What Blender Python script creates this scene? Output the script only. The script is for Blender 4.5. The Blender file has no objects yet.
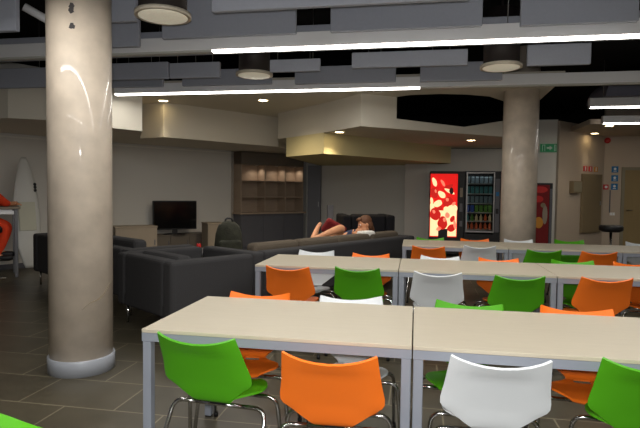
import bpy, bmesh, math, random
from mathutils import Vector, Matrix
random.seed(7)
scene = bpy.context.scene
COL = scene.collection
PI = math.pi

# ------------------------------------------------------------------ camera, world, exposure
YAW, PITCH, ROLL, FPX = 0.1788, 0.0439, 0.0122, 530.08
fwd = Vector((-math.sin(YAW), math.cos(YAW), 0)); rgt = Vector((math.cos(YAW), math.sin(YAW), 0)); upv = Vector((0, 0, 1))
f2 = math.cos(PITCH) * fwd - math.sin(PITCH) * upv; u2 = math.sin(PITCH) * fwd + math.cos(PITCH) * upv
r3 = math.cos(ROLL) * rgt + math.sin(ROLL) * u2; u3 = -math.sin(ROLL) * rgt + math.cos(ROLL) * u2
cam_data = bpy.data.cameras.new('camera'); cam = bpy.data.objects.new('camera', cam_data); COL.objects.link(cam)
cam_data.sensor_width = 36.0; cam_data.lens = FPX / 640 * 36.0; cam_data.clip_start = 0.05; cam_data.clip_end = 100
M = Matrix((r3, u3, -f2)).transposed().to_4x4(); M.translation = Vector((0, 0, 1.4))
cam.matrix_world = M
scene.camera = cam

world = bpy.data.worlds.new('world'); scene.world = world; world.use_nodes = True
world.node_tree.nodes['Background'].inputs[0].default_value = (0.9, 0.93, 1.0, 1)
world.node_tree.nodes['Background'].inputs[1].default_value = 0.07

# the photographer's flash, just above the lens
fl = bpy.data.lights.new('camera_flash', 'SPOT'); fl.energy = 130; fl.shadow_soft_size = 0.05; fl.color = (1.0, 1.0, 1.0)
fl.spot_size = math.radians(95); fl.spot_blend = 0.6
flo = bpy.data.objects.new('camera_flash', fl); COL.objects.link(flo)
M2 = M.copy(); M2.translation = Vector((0, -0.02, 1.4)) + u3 * 0.07
flo.matrix_world = M2

scene.view_settings.view_transform = 'Standard'; scene.view_settings.look = 'None'
scene.view_settings.gamma = 1; scene.view_settings.use_curve_mapping = False
scene.view_settings.exposure = 0.5
STRIP_POWER = 5.0      # watts per metre of lit strip
SPOT_POWER = 32.0      # watts of a recessed downlight

# ------------------------------------------------------------------ materials
def lin(c):
    return tuple((v / 12.92 if v <= 0.04045 else ((v + 0.055) / 1.055) ** 2.4) for v in [x / 255 for x in c])
def mat(name, rgb, rough=0.6, metal=0.0, emit=None, strength=0.0, coat=0.0, noise=None, bump=None, spec=0.5, alpha=None, trans=None):
    m = bpy.data.materials.new(name); m.use_nodes = True
    nt = m.node_tree; b = nt.nodes['Principled BSDF']
    c = lin(rgb) + (1,)
    b.inputs['Base Color'].default_value = c; b.inputs['Roughness'].default_value = rough; b.inputs['Metallic'].default_value = metal
    b.inputs['Specular IOR Level'].default_value = spec
    if coat: b.inputs['Coat Weight'].default_value = coat; b.inputs['Coat Roughness'].default_value = 0.07
    if emit: b.inputs['Emission Color'].default_value = lin(emit) + (1,); b.inputs['Emission Strength'].default_value = strength
    if trans: b.inputs['Transmission Weight'].default_value = trans
    if noise:                                   # (scale, amount, detail[, stretch xyz])
        tc = nt.nodes.new('ShaderNodeTexCoord'); n = nt.nodes.new('ShaderNodeTexNoise'); mp = nt.nodes.new('ShaderNodeMapping')
        nt.links.new(tc.outputs['Object'], mp.inputs[0]); nt.links.new(mp.outputs[0], n.inputs['Vector'])
        if len(noise) > 3: mp.inputs['Scale'].default_value = noise[3]
        n.inputs['Scale'].default_value = noise[0]; n.inputs['Detail'].default_value = noise[2]
        mix = nt.nodes.new('ShaderNodeMix'); mix.data_type = 'RGBA'
        a = noise[1]
        mix.inputs[6].default_value = tuple(max(0, v * (1 - a)) for v in c[:3]) + (1,)
        mix.inputs[7].default_value = tuple(min(1, v * (1 + a)) for v in c[:3]) + (1,)
        nt.links.new(n.outputs['Fac'], mix.inputs[0]); nt.links.new(mix.outputs[2], b.inputs['Base Color'])
    if bump:
        tc = nt.nodes.new('ShaderNodeTexCoord'); n = nt.nodes.new('ShaderNodeTexNoise'); bp = nt.nodes.new('ShaderNodeBump')
        nt.links.new(tc.outputs['Object'], n.inputs['Vector']); n.inputs['Scale'].default_value = bump[0]
        bp.inputs['Strength'].default_value = bump[1]; bp.inputs['Distance'].default_value = 0.01
        nt.links.new(n.outputs['Fac'], bp.inputs['Height']); nt.links.new(bp.outputs[0], b.inputs['Normal'])
    return m

MT = {}
MT['green'] = mat('green_plastic', (80, 166, 20), 0.38, noise=(3, 0.04, 1))
MT['orange'] = mat('orange_plastic', (255, 122, 34), 0.38, noise=(3, 0.04, 1))
MT['white'] = mat('white_plastic', (226, 230, 232), 0.35, noise=(3, 0.02, 1))
MT['chrome'] = mat('chrome', (205, 205, 205), 0.16, 1.0)
MT['black'] = mat('black_plastic', (18, 18, 20), 0.5)
MT['void'] = mat('black_paint', (22, 22, 24), 0.9, spec=0.1)
MT['tabletop'] = mat('pale_wood_laminate', (190, 180, 160), 0.42, noise=(5, 0.07, 4, (1.2, 14, 1)))
MT['table_metal'] = mat('grey_painted_steel', (136, 141, 151), 0.45)
MT['wallwhite'] = mat('white_wall_paint', (205, 200, 192), 0.85, noise=(1.5, 0.02, 2))
MT['wallgrey'] = mat('grey_wall_paint', (212, 208, 200), 0.85, noise=(1.5, 0.02, 2))
MT['wallwarmlit'] = mat('warm_lit_wall_paint', (186, 170, 152), 0.85, noise=(1.5, 0.02, 2))  # tan of the warm corridor lamp put into the wall and ceiling colour
MT['ceilwhite'] = mat('white_ceiling_plaster', (212, 205, 190), 0.9, noise=(1.2, 0.02, 2))
MT['boxcream'] = mat('cream_plaster', (208, 196, 150), 0.85)
MT['baffle'] = mat('grey_acoustic_felt', (168, 172, 184), 0.95, noise=(60, 0.06, 3), bump=(120, 0.2))
MT['strip_body'] = mat('white_aluminium', (242, 242, 243), 0.4)
MT['strip_lit'] = mat('lit_diffuser', (255, 250, 238), 0.5, emit=(255, 250, 240), strength=7.0)
MT['strip_off'] = mat('unlit_diffuser', (196, 196, 190), 0.4)
MT['drum'] = mat('dark_brown_drum', (40, 33, 33), 0.55)
MT['lens'] = mat('frosted_lens', (240, 234, 218), 0.3, emit=(236, 226, 200), strength=0.16, noise=(14, 0.1, 4), bump=(30, 0.6))
MT['lens_rim'] = mat('lens_rim', (214, 204, 186), 0.4)
MT['downlight'] = mat('lit_downlight', (255, 240, 210), 0.5, emit=(255, 226, 170), strength=14)
MT['trim'] = mat('white_trim', (225, 220, 210), 0.5)
MT['column'] = mat('polished_concrete', (204, 190, 173), 0.55, noise=(6, 0.30, 10), coat=0.45)
MT['colbase'] = mat('grey_column_skirting', (168, 172, 180), 0.3)
MT['sofa'] = mat('charcoal_fabric', (62, 61, 62), 0.95, noise=(90, 0.12, 2), bump=(160, 0.25), spec=0.2)
MT['sofa_brown'] = mat('brown_grey_fabric', (98, 88, 76), 0.95, noise=(90, 0.12, 2), bump=(160, 0.25), spec=0.2)
MT['sofa_black'] = mat('black_fabric', (30, 29, 32), 0.95, spec=0.2)
MT['wood'] = mat('oak_veneer', (168, 148, 128), 0.55, noise=(4, 0.12, 4, (1, 1, 12)))
MT['woodgrey'] = mat('greige_veneer', (150, 137, 120), 0.6, noise=(4, 0.08, 4, (8, 1, 1)))
MT['darkgrey'] = mat('dark_grey_lacquer', (96, 96, 102), 0.5)
MT['unit'] = mat('brown_grey_lacquer', (108, 100, 90), 0.5)
MT['screen'] = mat('tv_screen', (8, 9, 12), 0.12)
MT['skin'] = mat('skin', (226, 160, 118), 0.55, noise=(12, 0.05, 2))
MT['hair'] = mat('brown_hair', (104, 66, 42), 0.7, noise=(40, 0.25, 3, (1, 1, 4)))
MT['hairblack'] = mat('black_hair', (28, 24, 22), 0.7, noise=(40, 0.25, 3))
MT['navy'] = mat('navy_cotton', (30, 46, 78), 0.9)
MT['denim'] = mat('dark_trousers', (40, 40, 48), 0.9)
MT['maroon'] = mat('maroon_fabric', (122, 26, 28), 0.9, noise=(30, 0.1, 2))
MT['redorange'] = mat('red_orange_fabric', (232, 66, 24), 0.85, noise=(20, 0.06, 2))
MT['cloth'] = mat('white_cotton', (232, 228, 220), 0.9)
MT['bag'] = mat('olive_black_canvas', (50, 50, 38), 0.9, noise=(14, 0.6, 3), bump=(40, 0.5))
MT['surf'] = mat('surfboard_white', (206, 206, 200), 0.4, noise=(2, 0.05, 2))
MT['surfpatch'] = mat('surfboard_pale_yellow', (196, 195, 174), 0.45)
MT['door'] = mat('brown_door', (150, 128, 86), 0.6, noise=(3, 0.08, 3, (8, 8, 1)))
MT['doorframe'] = mat('grey_door_frame', (140, 132, 110), 0.6)
MT['beige'] = mat('beige_panel', (132, 116, 88), 0.6)
MT['red'] = mat('red_plastic', (196, 28, 24), 0.45)
MT['blue'] = mat('blue_sign', (26, 112, 168), 0.5)
MT['white_print'] = mat('white_print', (230, 230, 228), 0.6)
MT['exit'] = mat('exit_green', (14, 98, 56), 0.5, emit=(16, 120, 70), strength=0.15)
MT['yellow'] = mat('amber_sign', (206, 140, 40), 0.5)
MT['ad_red'] = mat('backlit_red', (220, 16, 12), 0.5, emit=(232, 14, 10), strength=0.6)
MT['ad_cream'] = mat('backlit_cream', (255, 214, 150), 0.5, emit=(255, 216, 164), strength=0.8)
MT['ad_pink'] = mat('backlit_pale_pink', (255, 170, 140), 0.5, emit=(255, 130, 100), strength=0.6)
MT['ad_fruit'] = mat('backlit_fruit_red', (170, 14, 10), 0.5, emit=(206, 22, 12), strength=0.6)
MT['ad_dark'] = mat('backlit_dark', (60, 10, 8), 0.5)
MT['bottle_blue'] = mat('blue_packet', (40, 70, 150), 0.4, emit=(40, 70, 150), strength=0.03)  # packets and bottles glow faintly, machine light put into their colour
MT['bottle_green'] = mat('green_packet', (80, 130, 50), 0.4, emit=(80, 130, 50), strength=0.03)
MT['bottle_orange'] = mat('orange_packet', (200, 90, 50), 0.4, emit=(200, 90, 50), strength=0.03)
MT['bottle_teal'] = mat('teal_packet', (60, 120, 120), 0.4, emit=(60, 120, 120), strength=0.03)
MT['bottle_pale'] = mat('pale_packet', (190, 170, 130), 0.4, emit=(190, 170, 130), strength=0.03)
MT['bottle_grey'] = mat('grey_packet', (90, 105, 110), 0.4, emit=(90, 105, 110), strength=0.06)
MT['frame_silver'] = mat('brushed_silver', (160, 158, 156), 0.35, 0.8)
MT['steel'] = mat('dark_steel', (104, 104, 106), 0.45, 0.5)
MT['duct'] = mat('dull_grey_duct', (132, 132, 146), 0.7)

def floor_material():
    m = bpy.data.materials.new('slate_floor_tiles'); m.use_nodes = True; nt = m.node_tree; b = nt.nodes['Principled BSDF']
    tc = nt.nodes.new('ShaderNodeTexCoord'); mp = nt.nodes.new('ShaderNodeMapping'); br = nt.nodes.new('ShaderNodeTexBrick')
    mp.inputs['Location'].default_value = (1.85 + 68, -2.55 + 45, 0)
    nt.links.new(tc.outputs['Object'], mp.inputs[0]); nt.links.new(mp.outputs[0], br.inputs['Vector'])
    br.offset = 0.5; br.offset_frequency = 2; br.squash = 1
    for k, v in {'Scale': 1.0, 'Mortar Size': 0.006, 'Mortar Smooth': 0.3, 'Bias': 0.0, 'Brick Width': 0.68, 'Row Height': 0.45}.items():
        br.inputs[k].default_value = v
    br.inputs['Color1'].default_value = lin((88, 82, 67)) + (1,); br.inputs['Color2'].default_value = lin((98, 91, 74)) + (1,)
    br.inputs['Mortar'].default_value = lin((150, 140, 116)) + (1,)
    n = nt.nodes.new('ShaderNodeTexNoise'); n.inputs['Scale'].default_value = 3.5; n.inputs['Detail'].default_value = 6
    nt.links.new(tc.outputs['Object'], n.inputs['Vector'])
    mix = nt.nodes.new('ShaderNodeMix'); mix.data_type = 'RGBA'; mix.blend_type = 'MULTIPLY'; mix.inputs[0].default_value = 0.5
    nt.links.new(br.outputs['Color'], mix.inputs[6]); nt.links.new(n.outputs['Fac'], mix.inputs[7])
    nt.links.new(mix.outputs[2], b.inputs['Base Color'])
    b.inputs['Roughness'].default_value = 0.38
    return m
MT['floor'] = floor_material()

# ------------------------------------------------------------------ helpers
class MB:
    def __init__(s): s.bm = bmesh.new(); s.mats = []
    def mi(s, m):
        if m not in s.mats: s.mats.append(m)
        return s.mats.index(m)
    def _take(s, b, mtx=None, m=None, smooth=False):
        if mtx is not None: bmesh.ops.transform(b, matrix=mtx, verts=b.verts)
        idx = s.mi(m) if m else 0
        vs = {v: s.bm.verts.new(v.co) for v in b.verts}
        for f in b.faces:
            try: nf = s.bm.faces.new([vs[v] for v in f.verts])
            except ValueError: continue
            nf.smooth = smooth or f.smooth; nf.material_index = idx
        b.free()
        return s
    def box(s, x0, x1, y0, y1, z0, z1, r=0.0, seg=2, mtx=None, m=None):
        b = bmesh.new(); bmesh.ops.create_cube(b, size=1)
        for v in b.verts: v.co = Vector(((x0 + x1) / 2 + v.co.x * (x1 - x0), (y0 + y1) / 2 + v.co.y * (y1 - y0), (z0 + z1) / 2 + v.co.z * (z1 - z0)))
        if r > 0: bmesh.ops.bevel(b, geom=list(b.edges), offset=r, segments=seg, profile=0.5, affect='EDGES')
        return s._take(b, mtx, m, smooth=False)
    def cyl(s, p, r, h, n=24, r2=None, mtx=None, m=None, bevel=0):
        b = bmesh.new(); bmesh.ops.create_cone(b, cap_ends=True, segments=n, radius1=r, radius2=r if r2 is None else r2, depth=h)
        for f in b.faces: f.smooth = len(f.verts) == 4
        if bevel:
            bmesh.ops.bevel(b, geom=[e for e in b.edges if any(len(f.verts) > 4 for f in e.link_faces)], offset=bevel, segments=2, profile=.5, affect='EDGES')
        t = Matrix.Translation(Vector(p) + Vector((0, 0, h / 2)))
        return s._take(b, (mtx @ t) if mtx is not None else t, m)
    def lathe(s, prof, n=40, mtx=None, m=None, smooth=True):
        b = bmesh.new(); rings = []
        for r, z in prof:
            rings.append([b.verts.new((r * math.cos(2 * PI * k / n), r * math.sin(2 * PI * k / n), z)) for k in range(n)])
        for a, c in zip(rings, rings[1:]):
            for k in range(n):
                f = b.faces.new((a[k], a[(k + 1) % n], c[(k + 1) % n], c[k])); f.smooth = smooth
        if prof[0][0] > 1e-4: b.faces.new(list(reversed(rings[0])))
        if prof[-1][0] > 1e-4: b.faces.new(rings[-1])
        return s._take(b, mtx, m)
    def ball(s, p, rx, ry=None, rz=None, mtx=None, m=None, sub=3):
        b = bmesh.new(); bmesh.ops.create_icosphere(b, subdivisions=sub, radius=1)
        for f in b.faces: f.smooth = True
        t = Matrix.Translation(p) @ Matrix.Diagonal((rx, ry or rx, rz or rx, 1))
        return s._take(b, (mtx @ t) if mtx is not None else t, m, True)
    def tube(s, pts, r, n=10, fillet=0.0, fseg=5, m=None, mtx=None, closed=False):
        pts = [Vector(p) for p in pts]
        if fillet > 0 and len(pts) > 2:
            out = [pts[0]]
            for a, b_, c in zip(pts, pts[1:], pts[2:]):
                d1 = (a - b_); d2 = (c - b_); l = min(fillet, d1.length * .49, d2.length * .49)
                p1 = b_ + d1.normalized() * l; p2 = b_ + d2.normalized() * l
                for k in range(fseg + 1):
                    t = k / fseg; out.append((1 - t) ** 2 * p1 + 2 * t * (1 - t) * b_ + t * t * p2)
            out.append(pts[-1]); pts = out
        b = bmesh.new(); rings = []; prev = None
        for i, p in enumerate(pts):
            t = (pts[min(i + 1, len(pts) - 1)] - pts[max(i - 1, 0)]).normalized()
            if prev is None:
                a = t.orthogonal().normalized()
            else:
                a = (prev - t * prev.dot(t)).normalized()
            prev = a; c = t.cross(a)
            rr = r[i] if isinstance(r, (list, tuple)) else r
            rings.append([b.verts.new(p + a * rr * math.cos(2 * PI * k / n) + c * rr * math.sin(2 * PI * k / n)) for k in range(n)])
        for a, c in zip(rings, rings[1:]):
            for k in range(n):
                f = b.faces.new((a[k], a[(k + 1) % n], c[(k + 1) % n], c[k])); f.smooth = True
        b.faces.new(list(reversed(rings[0]))); b.faces.new(rings[-1])
        return s._take(b, mtx, m)
    def prism(s, poly, z0, z1, m=None, mtx=None, bevel=0):
        b = bmesh.new()
        lo = [b.verts.new((x, y, z0)) for x, y in poly]; hi = [b.verts.new((x, y, z1)) for x, y in poly]
        n = len(poly)
        b.faces.new(list(reversed(lo))); b.faces.new(hi)
        for k in range(n): b.faces.new((lo[k], lo[(k + 1) % n], hi[(k + 1) % n], hi[k]))
        bmesh.ops.recalc_face_normals(b, faces=b.faces)
        if bevel: bmesh.ops.bevel(b, geom=list(b.edges), offset=bevel, segments=2, profile=.5, affect='EDGES')
        return s._take(b, mtx, m)
    def build(s, name, material=None, parent=None, loc=(0, 0, 0), rz=0):
        bmesh.ops.recalc_face_normals(s.bm, faces=s.bm.faces)
        me = bpy.data.meshes.new(name); s.bm.to_mesh(me); s.bm.free()
        if material: me.materials.append(material)
        else:
            for m in s.mats: me.materials.append(m)
        o = bpy.data.objects.new(name, me); COL.objects.link(o)
        if parent: o.parent = parent
        o.location = loc; o.rotation_euler = (0, 0, rz)
        return o

def thing(name, label, cat, loc=(0, 0, 0), rz=0, group=None):
    o = bpy.data.objects.new(name, None); COL.objects.link(o); o.empty_display_size = 0.1
    o.location = loc; o.rotation_euler = (0, 0, rz)
    return tag(o, label, cat, group)
def tag(o, label, cat, group=None):
    o['label'] = label; o['category'] = cat
    if group: o['group'] = group
    return o
def struct(o, label=None):
    o['kind'] = 'structure'
    if label: o['label'] = label
    return o
def dup(root, loc, rz, label, group=None):
    r = root.copy(); COL.objects.link(r); r.location = loc; r.rotation_euler = (0, 0, rz); r['label'] = label
    if group: r['group'] = group
    for ch in list(root.children):
        c = ch.copy(); COL.objects.link(c); c.parent = r
        for g in list(ch.children):
            d = g.copy(); COL.objects.link(d); d.parent = c
    return r
def wall(name, pts, z0, z1, m, th=0.12, label=None):
    """walls along a polyline; thickness goes to the left of the walking direction"""
    b = MB()
    for (xa, ya), (xb, yb) in zip(pts, pts[1:]):
        d = Vector((xb - xa, yb - ya)); L = d.length; ang = math.atan2(d.y, d.x)
        mt = Matrix.Translation((xa, ya, 0)) @ Matrix.Rotation(ang, 4, 'Z')
        b.box(0, L, 0, th, z0, z1, mtx=mt)
    return struct(b.build(name, m), label)
def frame_at(a, b):
    """(origin, angle) of a wall running from a to b"""
    return math.atan2(b[1] - a[1], b[0] - a[0])
def spot(parent, loc, power, size=100, color=(1, 0.82, 0.55), blend=0.7, name='lamp', soft=0.04):
    l = bpy.data.lights.new(name, 'SPOT'); l.energy = power; l.spot_size = math.radians(size); l.spot_blend = blend; l.color = color; l.shadow_soft_size = soft
    o = bpy.data.objects.new(name, l); COL.objects.link(o); o.parent = parent; o.location = loc
    return o

# ------------------------------------------------------------------ the room
fb = MB(); fb.box(-10, 9, -5, 16, -0.1, 0); struct(fb.build('floor', MT['floor']))
cb = MB(); cb.box(-10, 9, -5, 16, 3.5, 3.6); struct(cb.build('ceiling', MT['void']))
wall('wall_lounge', [(-4.25, 11.8), (-6.05, 9.4), (-6.15, 9.0), (-8.0, 5.87)][::-1], 0, 3.5, MT['wallgrey'])
wall('wall_left', [(-8, -4), (-8, 5.87)], 0, 3.5, MT['wallgrey'])
wall('wall_rear', [(8.5, -4), (-8, -4)], 0, 3.5, MT['wallwhite'])
wall('wall_right', [(8.5, 14), (8.5, -4)], 0, 3.5, MT['wallwhite'])
wall('wall_shelf_side', [(-4.25, 11.8), (-4.25, 12.4), (-2.75, 14.0), (-2.35, 13.42)], 0, 3.5, MT['wallgrey'])
wall('wall_nook', [(-2.8, 13.42), (-0.26, 13.06)], 0, 2.5, MT['wallgrey'])
pb = MB(); pb.prism([(-0.26, 12.5), (0.24, 12.5), (0.24, 13.2), (-0.26, 13.2)], 0, 2.5); struct(pb.build('wall_pier', MT['wallwhite']))
wall('wall_vending', [(0.241, 12.5), (2.0, 12.5)], 0, 2.39, MT['wallgrey'])
wall('wall_vending_side', [(2.001, 12.5), (3.05, 12.5)], 0, 3.03, MT['wallgrey'])
wall('wall_void', [(-2.2, 15.2), (8.5, 15.2)], 0, 3.5, MT['void'])  # black wall added for the darkness behind the ceiling opening
wall('wall_corridor', [(3.075, 12.46), (4.5, 14.0)], 0, 3.0, MT['wallwarmlit'], .05)
wall('wall_far', [(4.5, 14.0), (4.9, 14.0)], 0, 3.5, MT['wallwarmlit'])
wall('wall_door_head', [(4.9, 14.0), (5.95, 14.0)], 2.06, 3.5, MT['wallwarmlit'])
wall('wall_door_side', [(5.95, 14.0), (8.5, 14.0)], 0, 3.5, MT['wallwarmlit'])
# dark skirting at the lounge wall, thin light line under the soffit
def strip_on(name, pts, z0, z1, m, th):
    return wall(name, pts, z0, z1, m, th)
strip_on('trim_1', [(-7.99, 5.85), (-6.14, 8.98), (-6.04, 9.38), (-4.24, 11.78)], 2.235, 2.26, MT['trim'], -0.02)
strip_on('baseboard_lounge', [(-7.99, 5.85), (-6.14, 8.98), (-6.04, 9.38), (-4.24, 11.78)], 0.0, 0.09, MT['darkgrey'], -0.015)
# lounge soffit (underside 2.3 m), stepped front
ZA, ZB, ZC = 2.3, 2.4, 2.9
sof = MB()
sof.prism([(-7.6, 6.3), (-5.27, 6.14), (-4.86, 6.37), (-4.5, 7.3), (-4.24, 7.72), (-4.91, 8.86), (-4.34, 8.63), (-2.83, 10.7), (-2.6, 13.6), (-4.3, 12.4), (-4.25, 11.8), (-6.05, 9.4), (-6.15, 9.0)], ZA, ZC)
struct(sof.build('ceiling_soffit', MT['ceilwhite']))
sob = MB()
# soffit over the shelf and sofa nook (underside 2.4 m); its right part is lower, the black void shows above it
sob.prism([(-2.83, 10.7), (-2.68, 10.1), (-1.58, 9.02), (-0.86, 8.18), (-0.33, 8.57), (-0.62, 14.0), (-2.6, 14.0)], ZB, ZC)
bmq = bmesh.new(); fr = [(-0.33, 8.57, 2.56), (0.78, 9.37, 2.515), (1.50, 9.90, 2.68), (2.0, 10.27, 2.85), (2.0, 12.49, 2.85), (1.50, 12.49, 2.68), (0.78, 12.49, 2.515), (-0.539, 12.49, 2.56)]
lo = [bmq.verts.new((x, y, ZB)) for x, y, z in fr]; hi = [bmq.verts.new(v) for v in fr]
bmq.faces.new(list(reversed(lo)))
for a, b_, c, d_ in ((0, 1, 6, 7), (1, 2, 5, 6), (2, 3, 4, 5)): bmq.faces.new((hi[a], hi[b_], hi[c], hi[d_]))
for k in range(8): bmq.faces.new((lo[k], lo[(k + 1) % 8], hi[(k + 1) % 8], hi[k]))
sob._take(bmq)
struct(sob.build('ceiling_nook_soffit', MT['ceilwhite']))
bx = MB()
bx.prism([(-1.58, 9.02), (0.74, 12.12), (0.55, 12.5), (-0.3, 13.2), (-2.44, 13.4), (-2.46, 9.9)], 2.04, ZB)
struct(bx.build('ceiling_bulkhead', MT['boxcream']))
# flat white ceiling in front of the soffits, cut by a round black opening on the right
cw = MB()
cw.prism([(-4.6, 7.32), (-2.0, 7.3), (0.3, 7.3), (1.86, 7.35), (1.93, 9.08), (1.55, 9.6), (1.35, 9.09), (1.09, 8.67), (0.71, 8.46), (0.33, 8.37), (-0.12, 8.41), (-0.34, 8.56), (-0.86, 8.19), (-1.6, 9.05), (-2.7, 10.15), (-2.83, 10.7), (-4.34, 8.65), (-4.88, 8.85), (-4.24, 7.74)], ZC, ZC + 0.08)
struct(cw.build('ceiling_lowered', MT['ceilwhite']))
cr = MB(); cr.box(3.4, 8.5, 11.5, 14.0, 2.8, 2.9); struct(cr.build('ceiling_corridor', MT['wallwarmlit']))

# columns
def column(name, x, y, r, label):
    b = MB(); b.lathe([(r, 0.0), (r, 3.5)], 64)
    c = struct(b.build(name, MT['column'], loc=(x, y, 0)), label)
    s = MB(); s.lathe([(r + .004, 0.0), (r + .014, 0.0), (r + .014, .112), (r + .010, .118), (r + .004, .118)], 64)
    s.build('column_skirting', MT['colbase'], c)
    return c
col1 = column('column', -2.535, 3.68, 0.229, 'thick cream concrete column with a grey skirting ring')
column('column', 1.50, 8.28, 0.25, 'cream concrete column beside the vending machines')
# two dark glue marks high on the near column
mk = MB()
for (a0, z0, h, w) in [(-1.17, 2.70, .055, .022), (-1.19, 2.66, .03, .028), (-1.185, 2.565, .05, .02), (-1.15, 2.55, .03, .018)]:
    for k in range(4):
        aa = a0 + random.uniform(-.03, .03); zz = z0 + random.uniform(-.012, .012)
        mt = Matrix.Rotation(aa, 4, 'Z') @ Matrix.Translation((0.2295, 0, zz))
        mk.box(-.001, .001, -w / 2, w / 2, -h / 3, h / 3, mtx=mt @ Matrix.Rotation(random.uniform(-.6, .6), 4, 'X'))
mk.build('glue_mark', MT['drum'], col1)
# thin brown scuff running diagonally round the lower part of the near column
ck = MB(); path = []
for k in range(15):
    q = k / 14; aa = -0.95 + 1.15 * q; zz = .50 + .17 * q + .012 * math.sin(9 * q) ; path.append((.2292 * math.cos(aa), .2292 * math.sin(aa), zz))
ck.tube(path, [.0008 + .0022 * math.sin(PI * k / 14) for k in range(15)], 6)
ck.build('scuff_mark', MT['beige'], col1)

# door in the far wall
dm = MB(); dm.box(4.97, 5.88, 14.02, 14.07, 0.0, 1.99); door = struct(dm.build('door_1', MT['door']))
df = MB(); df.box(4.9, 4.97, 13.97, 14.1, 0, 2.06); df.box(5.88, 5.95, 13.97, 14.1, 0, 2.06); df.box(4.97, 5.88, 13.97, 14.1, 1.99, 2.06)
df.build('door_frame', MT['doorframe'], door)
dh = MB(); dh.tube([(5.04, 14.03, 1.02), (5.04, 13.96, 1.02), (5.16, 13.96, 1.02)], 0.011, fillet=.02); dh.build('door_handle', MT['chrome'], door)

# ------------------------------------------------------------------ tables
TL, TW, TZ = 1.26, 0.80, 0.74
def make_table(label):
    t = thing('dining_table', label, 'table', group='long canteen tables')
    g = 0.003
    b = MB(); b.box(g, TL - g, 0, TW, TZ - .018, TZ, r=.002, seg=1); b.build('tabletop', MT['tabletop'], t)
    b = MB()
    for (x0, x1, y0, y1) in ((g, TL - g, .002, .03), (g, TL - g, TW - .03, TW - .002), (g, .033, .03, TW - .03), (TL - .033, TL - g, .03, TW - .03)):
        b.box(x0, x1, y0, y1, TZ - .058, TZ - .0185)
    b.build('frame_rail', MT['table_metal'], t)
    for x in (.005, TL - .047):
        for y in (.004, TW - .046):
            b = MB(); b.box(x, x + .042, y, y + .042, 0.006, TZ - .0585, r=.003, seg=1); l = b.build('leg', MT['table_metal'], t)
            f = MB(); f.box(x + .003, x + .039, y + .003, y + .039, 0, .006); f.build('foot_cap', MT['black'], l)
    return t
table_specs = [
    (-1.2625, 2.2825, 'pale table at the left end of the front row, beside the near column'),
    (-0.0025, 2.2825, 'pale wood-topped table right of the front row joint, white chair pushed in'),
    (-1.393, 4.488, 'table at the left end of the middle row, beside the sofa'),
    (-0.133, 4.488, 'second table of the middle row, white and green chairs on its near side'),
    (1.127, 4.488, 'third table of the middle row, cut by the right picture edge'),
    (-0.159, 6.615, 'table at the left end of the back row, in front of the red vending machine'),
    (1.101, 6.615, 'second table of the back row, in front of the round column'),
    (2.361, 6.615, 'third table of the back row, in front of the bar stool by the door'),
]
tb0 = None
for x, y, lab in table_specs:
    if tb0 is None: tb0 = make_table(lab); tb0.location = (x, y, 0)
    else: dup(tb0, (x, y, 0), 0, lab)

# ------------------------------------------------------------------ chairs
def catmull(P, n):
    out = []; m = len(P)
    for i in range(m - 1):
        p0 = P[max(i - 1, 0)]; p1 = P[i]; p2 = P[i + 1]; p3 = P[min(i + 2, m - 1)]
        for k in range(n):
            t = k / n
            out.append(tuple(.5 * (2 * b + (c - a) * t + (2 * a - 5 * b + 4 * c - d) * t * t + (3 * b - a - 3 * c + d) * t ** 3) for a, b, c, d in zip(p0, p1, p2, p3)))
    out.append(P[-1]); return out
def chair_shell():
    # y forward, z up, half-width: sheet folded from a tall hexagonal back through a slotted waist into a hexagonal seat
    ctrl = [(-.262, .772, .186), (-.226, .705, .194), (-.185, .632, .203), (-.137, .540, .214), (-.119, .499, .168), (-.102, .460, .120), (-.082, .428, .080), (-.045, .413, .080),
            (.005, .412, .114), (.055, .416, .166), (.10, .419, .188), (.155, .422, .186), (.20, .421, .158), (.24, .414, .120), (.252, .405, .106)]
    prof = catmull(ctrl, 3); nv = len(prof)
    ts = [-1, -.93, -.8, -.62, -.52, -.3, 0, .3, .52, .62, .8, .93, 1]
    bm = bmesh.new(); grid = []
    for j, (y, z, w) in enumerate(prof):
        s = j / (nv - 1); row = []
        back = max(0, min(1, (z - .44) / .14))
        for t in ts:
            yy = y + back * (.014 * t * t + .014 * t ** 6)
            zz = z - (.036 * (1 - t * t) * max(0, min(1, (z - .68) / .09)) if z > .6 else 0)
            zz += (1 - back) * .012 * t * t if y > -.03 else 0
            row.append(bm.verts.new((t * w, yy, zz)))
        grid.append(row)
    for j in range(nv - 1):
        ym = (prof[j][0] + prof[j + 1][0]) / 2; zm = (prof[j][1] + prof[j + 1][1]) / 2
        for i in range(len(ts) - 1):
            tm = (ts[i] + ts[i + 1]) / 2
            if abs(tm) < .52 and -.062 < ym < -.01 and zm < .44: continue       # hand slot at the fold
            f = bm.faces.new((grid[j][i], grid[j][i + 1], grid[j + 1][i + 1], grid[j + 1][i])); f.smooth = True
    bmesh.ops.recalc_face_normals(bm, faces=bm.faces)
    bmesh.ops.solidify(bm, geom=list(bm.faces), thickness=.010)
    bmesh.ops.recalc_face_normals(bm, faces=bm.faces)
    edges = [e for e in bm.edges if len(e.link_faces) == 2 and e.calc_face_angle(0) > 1.0]
    for e in edges: e.smooth = False
    for f in bm.faces: f.smooth = True
    me = bpy.data.meshes.new('seat_shell'); bm.to_mesh(me); bm.free(); return me
shell_mesh = chair_shell()
shells = {}
for c in ('green', 'orange', 'white'):
    me = shell_mesh.copy(); me.materials.append(MT[c]); shells[c] = me
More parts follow.
